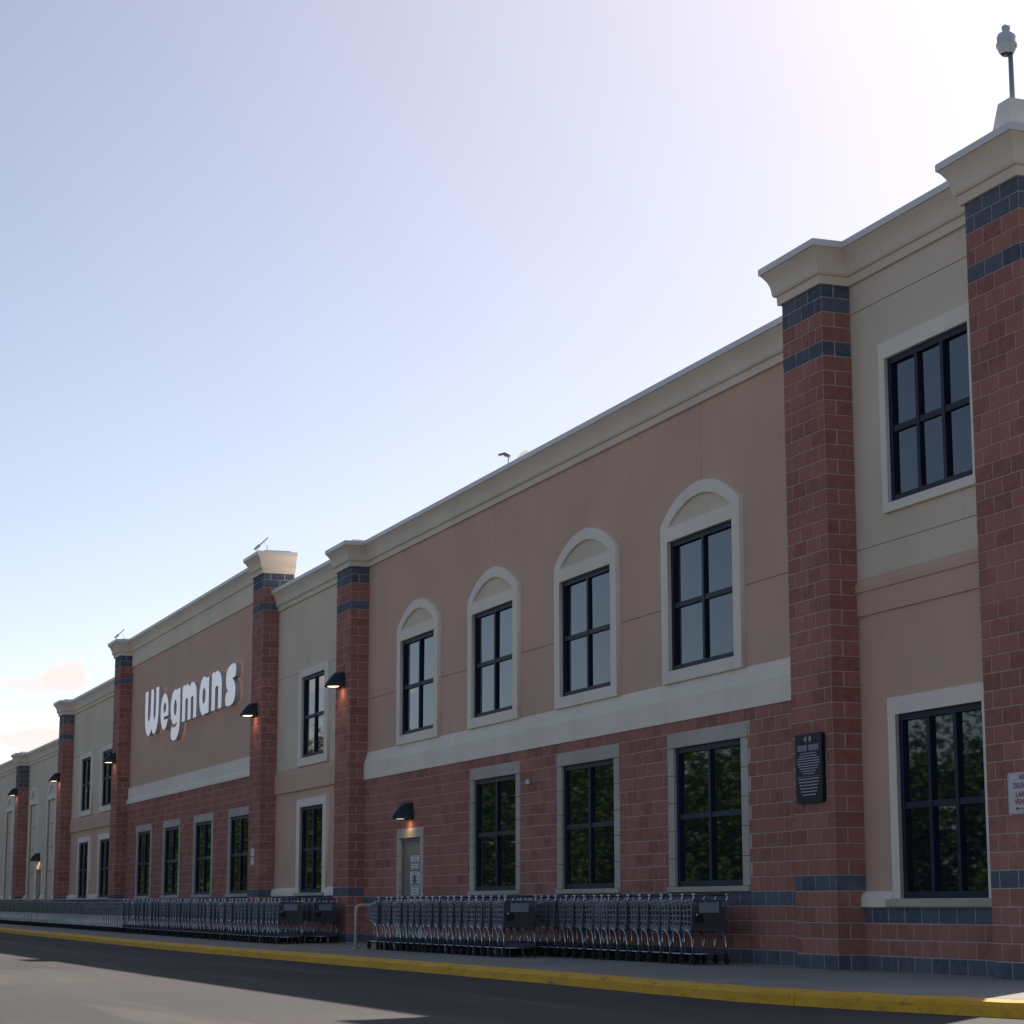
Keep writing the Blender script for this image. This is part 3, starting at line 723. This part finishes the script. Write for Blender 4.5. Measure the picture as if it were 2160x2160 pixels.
for cx, w in ((-.165, .27), (.155, .28)):
    n = 7
    for k in range(n):
        xx = cx-w/2+k*w/n; b.box(xx, xx+.009, yq, yq+.002, .705, .765); b.box(xx+.022, xx+.030, yq, yq+.002, .705, .765)
        if k % 2: b.box(xx+.009, xx+.022, yq, yq+.002, .731, .739)
        else: b.box(xx+.009, xx+.022, yq, yq+.002, .756, .765)
    b.box(cx-w/2, cx+w/2, yq, yq+.002, .690, .699)
b.build('title', 'plaque_text', pq)
b = MB()
for cx in (-.075, .055):
    for k in range(5):
        a = 2*math.pi*k/5+.3; b.lathe([(0, 0), (.017, 0), (.017, .003), (0, .003)], (cx+.022*math.cos(a), yq, .845+.022*math.sin(a)), 8, 'y')
    b.box(cx+.02, cx+.026, yq, yq+.002, .79, .83)
b.build('emblem', 'plaque_text', pq)
b = MB(); b.box(-.32, .32, yq, yq+.0015, .345, .348); b.build('rule', 'plaque_text', pq)

ns = props(empty('traffic_sign', (-21.07, PW-.012, 1.82)), 'white metal sign with red lettering on the brick pilaster at right edge', 'sign')
def rrect(w, h, r, n=5):
    o = []
    for (cx, cz, a0) in ((w/2-r, h-r, 0), (-w/2+r, h-r, 90), (-w/2+r, r, 180), (w/2-r, r, 270)):
        for k in range(n+1): a = R(a0+90*k/n); o.append((cx+r*math.cos(a), cz+r*math.sin(a)))
    return o
curve_extrude('plate', [rrect(.60, .46, .035)], -.004, .006, 'signwhite', ns)
inn = [(x*.94, .23+(z-.23)*.93) for x, z in rrect(.60, .46, .035)]; inn2 = [(x*.955, .23+(z-.23)*.95) for x, z in rrect(.60, .46, .035)]
curve_extrude('border', [inn2, inn], -.0062, -.0042, 'galv', ns)
def text(s, size, x, z, y, mat, parent, name='lettering', sx=1, bold=.012):
    cu = bpy.data.curves.new('t', 'FONT'); cu.body = s; cu.size = size; cu.align_x = 'CENTER'; cu.extrude = .001; cu.offset = bold*size
    o = bpy.data.objects.new('t', cu); COL.objects.link(o); dg = bpy.context.evaluated_depsgraph_get(); dg.update()
    me = bpy.data.meshes.new_from_object(o.evaluated_get(dg)); bpy.data.objects.remove(o, do_unlink=True); bpy.data.curves.remove(cu)
    for v in me.vertices: a, c, d = v.co; v.co = (x+a*sx, y-d, z+c)
    me.materials.clear(); me.materials.append(MAT[mat]); me.name = name; return obj(name, me, parent)
text('NO', .085, 0, .375, -.0062, 'signred', ns); text('DELIVERY', .085, 0, .285, -.0062, 'signred', ns, sx=1.05)
text('LARGE', .085, 0, .185, -.0062, 'signred', ns, sx=1.15); text('VEH. IN', .085, 0, .105, -.0062, 'signred', ns, sx=1.2)
b = MB(); b.box(-.12, .16, -.0072, -.0052, .052, .062); b.add([(-.17, -.0072, .057), (-.11, -.0072, .035), (-.11, -.0072, .079)], [(0, 1, 2)]); b.build('arrow', 'signred', ns)
for zz in (.43, .03):
    b = MB(); b.lathe([(0, -.004), (.009, -.004), (.009, 0), (0, 0)], (0, -.0065, zz), 8, 'y'); b.build('bolt', 'galv', ns)
pl = props(empty('notice_plate', (-57.07, PW-.008, 1.88)), 'two small pale plates one above the other on brick pilaster behind carts', 'sign')
for zz in (0, .225):
    b = MB(); b.box(-.19, .19, -.006, .006, zz, zz+.20, bev=.003); b.build('plate', 'signwhite', pl)
b = MB(); b.box(-.06, .06, -.05, .0, 0, .09, bev=.01); sb = b.build('sensor_box', 'camwhite'); sb.location = (-37.55, MY-.01, 2.99); props(sb, 'tiny white box on the brick between two ground floor windows', 'box')

# ------------------------------------------------------------------ roof equipment
cm = props(empty('dome_camera', (cxp, cyp, 10.24)), 'white dome security camera on a thin pole atop the right pilaster', 'camera')
b = MB(); b.lathe([(.032, 0), (.030, .62), (0, .62)], (0, 0, 0), 12); b.lathe([(0, .02), (.06, .02), (.06, 0), (0, 0)], (0, 0, 0), 12); b.build('pole', 'galv', cm, True)
hx, hy, hz = -.03, -.03, .60
KS = .84
b = MB(); b.lathe([(.035*KS, .45*KS), (.06*KS, .43*KS), (.062*KS, .38*KS), (.045*KS, .355*KS), (.055*KS, .345*KS), (.115*KS, .315*KS), (.135*KS, .27*KS), (.135*KS, .17*KS), (.150*KS, .165*KS), (.150*KS, .12*KS), (.140*KS, .10*KS), (.125*KS, .10*KS)], (hx, hy, hz), 24); b.lathe([(0*KS, .455*KS), (.035*KS, .45*KS)], (hx, hy, hz), 24); b.build('housing', 'camwhite', cm, True)
b = MB(); b.lathe([(.128*KS, .105*KS), (.122*KS, .06*KS), (.10*KS, .02*KS), (.075*KS, .0*KS)], (hx, hy, hz), 24); b.build('dome_shell', 'camwhite', cm, True)
b = MB(); b.lathe([(.10*KS, .022*KS), (.07*KS, -.012*KS), (.03*KS, -.024*KS), (0*KS, -.026*KS)], (hx, hy, hz-.0), 20); b.build('dome_window', 'dome', cm, True)
b = MB(); b.tube([(0, 0, .55), (hx, hy+.05, .60)], .02, 8); b.build('bracket', 'galv', cm)
def bullet(x, z, label, y=-.30):
    r = props(empty('bullet_camera', (x, y, z)), label, 'camera'); r.scale = (.78, .78, .78)
    b = MB(); b.tube([(0, 0, 0), (0, 0, .13), (.02, -.12, .22)], .014, 6); b.build('mount', 'galv', r)
    b = MB(); b.tube([(-.30, -.25, .12), (.02, -.12, .27), (.22, -.03, .37)], [.030, .026, .020], 8); b.build('arm', 'galv', r)
    b = MB(); b.tube([(-.44, -.31, .05), (-.24, -.22, .15)], .058, 10); b.build('camera_body', 'galv', r)
bullet(-56.75, 10.24, 'small camera on an angled arm atop the pilaster right of the white letters')
bullet(-77.60, 10.22, 'small camera on an angled arm atop the pilaster left of the white letters')
ds = props(empty('satellite_dish', (-39.25, .18, 9.08)), 'pale satellite dish on a small tripod at the roof edge', 'satellite dish')
b = MB(); axis = Vector((-.62, -.55, .42)).normalized(); c0 = Vector((.36, .14, .17))
rx = axis.orthogonal().normalized(); ry = axis.cross(rx); V = []; F = []
for i in range(6):
    rad = .25*i/5
    for k in range(20): a = 2*math.pi*k/20; p = c0+(rx*math.cos(a)+ry*math.sin(a))*rad+axis*(.45*rad*rad); V.append(tuple(p))
for i in range(5):
    for k in range(20): F.append((i*20+k, i*20+(k+1) % 20, (i+1)*20+(k+1) % 20, (i+1)*20+k))
obj('dish', mesh('dish', V, F, 'camwhite', smooth=True), ds)
b = MB(); b.tube([tuple(c0), (.05, -.08, .12)], .016, 6); b.tube([(.05, -.08, .12), tuple(c0+axis*.36)], .012, 6); b.build('feed_arm', 'galv', ds)
pf = c0+axis*.40; b = MB(); b.tube([tuple(pf-axis*.05), tuple(pf+axis*.06)], [.038, .045], 10); b.tube([tuple(pf+axis*.04+Vector((-.05, 0, .03))), tuple(pf+axis*.12+Vector((-.12, -.03, -.02)))], .026, 8); b.build('feed_horn', 'door', ds)
b = MB(); b.tube([tuple(c0-axis*.02), (.25, .1, 0)], .018, 6); b.tube([(.05, -.08, .14), (-.06, -.12, 0)], .010, 6); b.tube([(.05, -.08, .14), (.14, -.02, 0)], .012, 6); b.build('mast', 'galv', ds)

# ------------------------------------------------------------------ guard rail
gr = props(empty('guard_rail', (-42.0, -2.03, 0)), 'pale painted pipe hoop rail standing at the nose of the carts', 'rail')
b = MB(); pts = [(0, 0, 0), (0, 0, .74)]+[(0, .09-.09*math.cos(R(a)), .74+.09*math.sin(R(a))) for a in (20, 45, 70, 90)]+[(0, .95, .83)]+[(0, .95+.09*math.sin(R(a)), .74+.09*math.cos(R(a))) for a in (20, 45, 70, 90)]+[(0, 1.04, 0)]
b.tube(pts, .032, 10); b.build('pipe', 'pipe', gr, True)
for y in (0, 1.04):
    b = MB(); b.lathe([(0, .014), (.085, .014), (.09, 0)], (0, y, 0), 14); b.build('base_plate', 'galv', gr)

# ------------------------------------------------------------------ shopping carts (nose to -X, handle at +X)
def bar(b, p, q, w=.0075):
    p = Vector(p); q = Vector(q); d = (q-p).normalized(); a = d.cross(Vector((0, 0, 1)))
    if a.length < .1: a = d.cross(Vector((0, 1, 0)))
    a = a.normalized()*w; c = d.cross(a).normalized()*w
    V = [p+a+c, p-a+c, p-a-c, p+a-c, q+a+c, q-a+c, q-a-c, q+a-c]
    b.add([tuple(v) for v in V], [(0, 1, 5, 4), (1, 2, 6, 5), (2, 3, 7, 6), (3, 0, 4, 7), (3, 2, 1, 0), (4, 5, 6, 7)])
WB, WF = .28, .195   # half widths rear / nose
def sidept(s, fx, fz):
    # fx 0 rear..1 nose ; fz 0 bottom..1 top
    xt = 0.0-.92*fx; xb = -.06-.74*fx; zt = .895-.085*fx; zb = .47+.075*fx
    hw = (WB+(WF-WB)*fx)*(1-.07*(1-fz))
    return (xb+(xt-xb)*fz, s*hw, zb+(zt-zb)*fz)
def cart_meshes():
    M_ = {}
    b = MB()
    for s in (-1, 1):
        for k in range(7): bar(b, sidept(s, k/6, 0), sidept(s, k/6, 1), .0095)
        for fz in (.28, .48, .68): bar(b, sidept(s, 0, fz), sidept(s, 1, fz), .0085)
        bar(b, sidept(s, 0, 1), sidept(s, 1, 1), .018); bar(b, sidept(s, 0, 0), sidept(s, 1, 0), .014)
        # solid lower and upper strips of the moulded basket
        for (f0, f1) in ((0, .13), (.86, 1)):
            V = [sidept(s, 0, f0), sidept(s, 1, f0), sidept(s, 1, f1), sidept(s, 0, f1)]; b.add(V, [(0, 1, 2, 3)])
    for k in range(6):
        t_ = -1+2*k/5; p = sidept(1, 1, 0); q = sidept(1, 1, 1); bar(b, (p[0], p[1]*t_, p[2]), (q[0], q[1]*t_, q[2]), .008)
        p0 = sidept(1, 0, 0); bar(b, (p0[0], p0[1]*t_, p0[2]), (p[0], p[1]*t_, p[2]), .007)
    for fz in (0, .25, .5, .75, 1): p = sidept(1, 1, fz); bar(b, p, (p[0], -p[1], p[2]), .010)
    # nose bumper
    p = sidept(1, 1, .55); b.box(p[0]-.05, p[0]+.01, -.12, .12, p[2]-.10, p[2]+.10)
    M_['basket'] = mesh('basket', b.V, b.F, 'basket')
    b = MB()                                             # hinged rear gate with child seat back
    for k in range(7): t_ = -1+2*k/6; bar(b, (-.03, WB*.9*t_, .49), (.0, WB*.95*t_, .885), .008)
    for zz in (.49, .58, .885): bar(b, (-.02, -WB*.93, zz), (-.02, WB*.93, zz), .011)
    b.add([(-.035, -WB*.9, .50), (-.035, WB*.9, .50), (-.012, WB*.92, .80), (-.012, -WB*.92, .80)], [(0, 1, 2, 3)])
    M_['rear_gate'] = mesh('rear_gate', b.V, b.F, 'cartdark')
    b = MB(); b.box(-.004, .012, -.155, .155, .715, .855, bev=.004); M_['seat_panel'] = mesh('seat_panel', b.V, b.F, 'panel')
    b = MB(); b.box(.0, .014, -.22, -.10, .58, .68); M_['latch'] = mesh('latch', b.V, b.F, 'rubber')
    b = MB(); b.lathe([(0, 0), (.016, 0), (.016, .01), (0, .01)], (.02, -.21, .69), 8, 'y'); M_['strap'] = mesh('strap', b.V, b.F, 'strap')
    b = MB()                                             # chrome frame
    for s in (-1, 1):
        y = s*WB*.94
        b.tube([(-.40, y*.92, .475), (-.20, y*.97, .47), (-.10, y, .44), (-.045, y, .38), (-.015, y, .28), (0, y, .15)], .0115, 6)
        b.tube([(-.0, y, .15), (-.82, y*.72, .145)], .011, 6)
        b.tube([(-.045, y, .40), (.0, y, .86), (.06, y, .955)], .0105, 6)
        b.tube([(-.30, y*.95, .47), (-.30, y*.9, .15)], .008, 5)
    b.tube([(-.82, -WB*.68, .145), (-.86, 0, .145), (-.82, WB*.68, .145)], .011, 6)
    b.tube([(0, -WB*.94, .15), (0, WB*.94, .15)], .010, 6)
    M_['frame'] = mesh('frame', b.V, b.F, 'chrome', smooth=True)
    b = MB(); b.tube([(.06, -WB*.80, .965), (.06, WB*.80, .965)], .016, 8); M_['handle'] = mesh('handle', b.V, b.F, 'cartdark', smooth=True)
    b = MB()
    for s in (-1, 1): b.tube([(.06, s*WB*1.02, .965), (.06, s*WB*.78, .965)], .019, 8)
    M_['handle_end'] = mesh('handle_end', b.V, b.F, 'chrome', smooth=True)
    b = MB(); b.add([(-.02, -WB*.9, .185), (-.02, WB*.9, .185), (-.78, WB*.68, .165), (-.78, -WB*.68, .165)], [(0, 1, 2, 3)])
    b.box(-.03, -.01, -WB*.92, WB*.92, .165, .225)
    M_['tray'] = mesh('tray', b.V, b.F, 'cartdark')
    b = MB(); b.lathe([(.028, -.016), (.058, -.016), (.062, -.008), (.062, .008), (.058, .016), (.028, .016)], (0, 0, 0), 12, 'y'); b.box(-.012, .012, -.024, .024, -.0, .09)
    M_['wheel'] = mesh('wheel', b.V, b.F, 'rubber')
    return M_
CMESH = cart_meshes()
WPOS = [(0, -WB*.94), (0, WB*.94), (-.80, -WB*.70), (-.80, WB*.70)]
# joined far version: same geometry with material slots
def joined_cart():
    V = []; F = []; mi = []; mats = []
    parts = [(CMESH[k], (0, 0, 0)) for k in ('basket', 'rear_gate', 'frame', 'handle', 'handle_end', 'tray')]+[(CMESH['wheel'], (x, y, .062)) for x, y in WPOS]
    for me, off in parts:
        n = len(V); V += [(v.co.x+off[0], v.co.y+off[1], v.co.z+off[2]) for v in me.vertices]
        mname = me.materials[0]
        if mname not in mats: mats.append(mname)
        for p in me.polygons: F.append(tuple(i+n for i in p.vertices)); mi.append(mats.index(mname))
    return mesh('shopping_cart', V, F, None, mats=mats, mi=mi)
FAR = joined_cart()
def ordn(n): return '%d%s' % (n, 'th' if 10 < n % 100 < 14 else {1: 'st', 2: 'nd', 3: 'rd'}.get(n % 10, 'th'))
def cart(x, y, label, group, full=True, rear=False, dy=None):
    ry = random.uniform(-.022, .022)
    if not full:
        o = obj('shopping_cart', FAR, None, (x, y, gz(x))); o.rotation_euler = (0, 0, random.uniform(-.01, .01)); return props(o, label, 'shopping cart', group)
    r = empty('shopping_cart', (x, y+ry, gz(x)), random.uniform(-.028, .028)); props(r, label, 'shopping cart', group)
    for k in ('basket', 'rear_gate', 'frame', 'handle', 'handle_end', 'tray'): obj(k, CMESH[k], r)
    if rear:
        for k in ('seat_panel', 'latch', 'strap'): obj(k, CMESH[k], r)
    for k, (wx, wy) in enumerate(WPOS):
        w_ = obj('wheel', CMESH['wheel'], r, (wx, wy, .062)); w_.rotation_euler = (0, 0, random.uniform(-.3, .3) if k > 1 else random.uniform(-.06, .06))
P_ = .367
def line(x_end, y, n, where, group, nfull=999, pitch=P_, skip_label=16):
    x = x_end
    for k in range(n):
        if k == 0: lab = 'grey shopping cart with blank panel ending %s' % where
        elif k == n-1 and n < 40: lab = 'foremost grey shopping cart, nose end of %s' % where
        elif k < skip_label: lab = '%s grey cart from handle end of %s' % (ordn(k+1), where)
        else: lab = 'grey cart nested far along %s' % where
        cart(x-.07, y, lab, group, full=k < nfull, rear=k == 0)
        x -= pitch+random.uniform(-.045, .045)
line(-28.30, -.86, 20, 'the right-hand row', 'carts in the right-hand row', skip_label=19)
line(-33.50, -1.75, 20, 'the row starting at the pipe rail', 'carts in the row by the pipe rail', skip_label=19)
line(-48.10, -.95, 6, 'the short rear row against the wall', 'carts in the short rear row')
line(-47.25, -1.95, 132, 'the long row under the white letters', 'carts in the long far row', nfull=50, pitch=.372, skip_label=40)
line(-98.6, -1.45, 24, 'the last row at the left edge', 'carts in the farthest row', nfull=1, pitch=.40, skip_label=1)

# ------------------------------------------------------------------ woodland across the lot (seen mirrored in the panes)
TB = MB(); rw = random.Random(5); VS = []
def leaves(cx, cy, top, cr, n, lo, hi, nc=24):
    c = np.stack([rng.normal(0, cr*.55, nc), rng.normal(0, cr*.45, nc), top*(.05+.89*rng.random(nc))], 1)
    p = c[rng.integers(0, nc, n)]+rng.normal(0, 1, (n, 3))*np.array([cr*.20, cr*.20, cr*.17])
    p[:, 2] = np.clip(p[:, 2], .1, top); p[:, 0] += cx; p[:, 1] += cy
    a = rng.normal(0, 1, (n, 3))*np.array([1, 1, .7]); a /= np.linalg.norm(a, axis=1)[:, None]
    u = np.cross(a, rng.normal(0, 1, (n, 3))); u /= np.linalg.norm(u, axis=1)[:, None]; v = np.cross(a, u)*.62
    sz = rng.uniform(lo, hi, n)[:, None]; u *= sz; v *= sz
    VS.append(np.stack([p-u, p+v, p+u, p-v], 1).reshape(-1, 3))
ntree = 46
for k in range(ntree):
    fx = k/(ntree-1); X = -66-255*fx**1.25; Y = -37-6*rw.random()
    dist = math.hypot(X, Y-CD); top = (.8+.079*dist)*rw.uniform(.86, 1.08); cr = max(2.6, top*.36)
    TB.tube([(X, Y, -.3), (X+rw.uniform(-.3, .3), Y, top*.45), (X+rw.uniform(-.5, .5), Y+rw.uniform(-.4, .4), top*.85)], [top*.022, top*.015, top*.005], 6)
    for _ in range(5):
        a = rw.uniform(0, 6.28); z0 = top*rw.uniform(.25, .6); TB.tube([(X, Y, z0), (X+cr*.6*math.cos(a), Y+cr*.6*math.sin(a), z0+top*.18)], [top*.009, top*.003], 5)
    leaves(X, Y, top, cr, 3600, .055*(.7+top/18), .15*(.7+top/18))
    leaves(X+rw.uniform(-2, 2), Y-6, top*.9, cr*1.2, 900, .25, .45)
LV = np.concatenate(VS); LF = np.arange(len(LV)).reshape(-1, 4)
def fastmesh(name, V, F, mat):
    me = bpy.data.meshes.new(name); me.vertices.add(len(V)); me.vertices.foreach_set('co', V.astype(np.float32).ravel())
    me.loops.add(F.size); me.loops.foreach_set('vertex_index', F.astype(np.int32).ravel()); me.polygons.add(len(F)); me.polygons.foreach_set('loop_start', np.arange(0, F.size, 4, dtype=np.int32))
    me.materials.append(MAT[mat]); me.update(); me.validate(); return me
wood = props(empty('woodland'), 'leafy green wood across the car park, mirrored in the windows', 'woodland', kind='stuff')
props(obj('foliage', fastmesh('foliage', LV, LF, 'leaf'), wood), kind='stuff'); props(TB.build('trunks', 'bark', wood), kind='stuff')

scene.render.engine = 'CYCLES'
scene.cycles.max_bounces = 5
scene.cycles.diffuse_bounces = 3
scene.cycles.glossy_bounces = 3
scene.cycles.transmission_bounces = 0
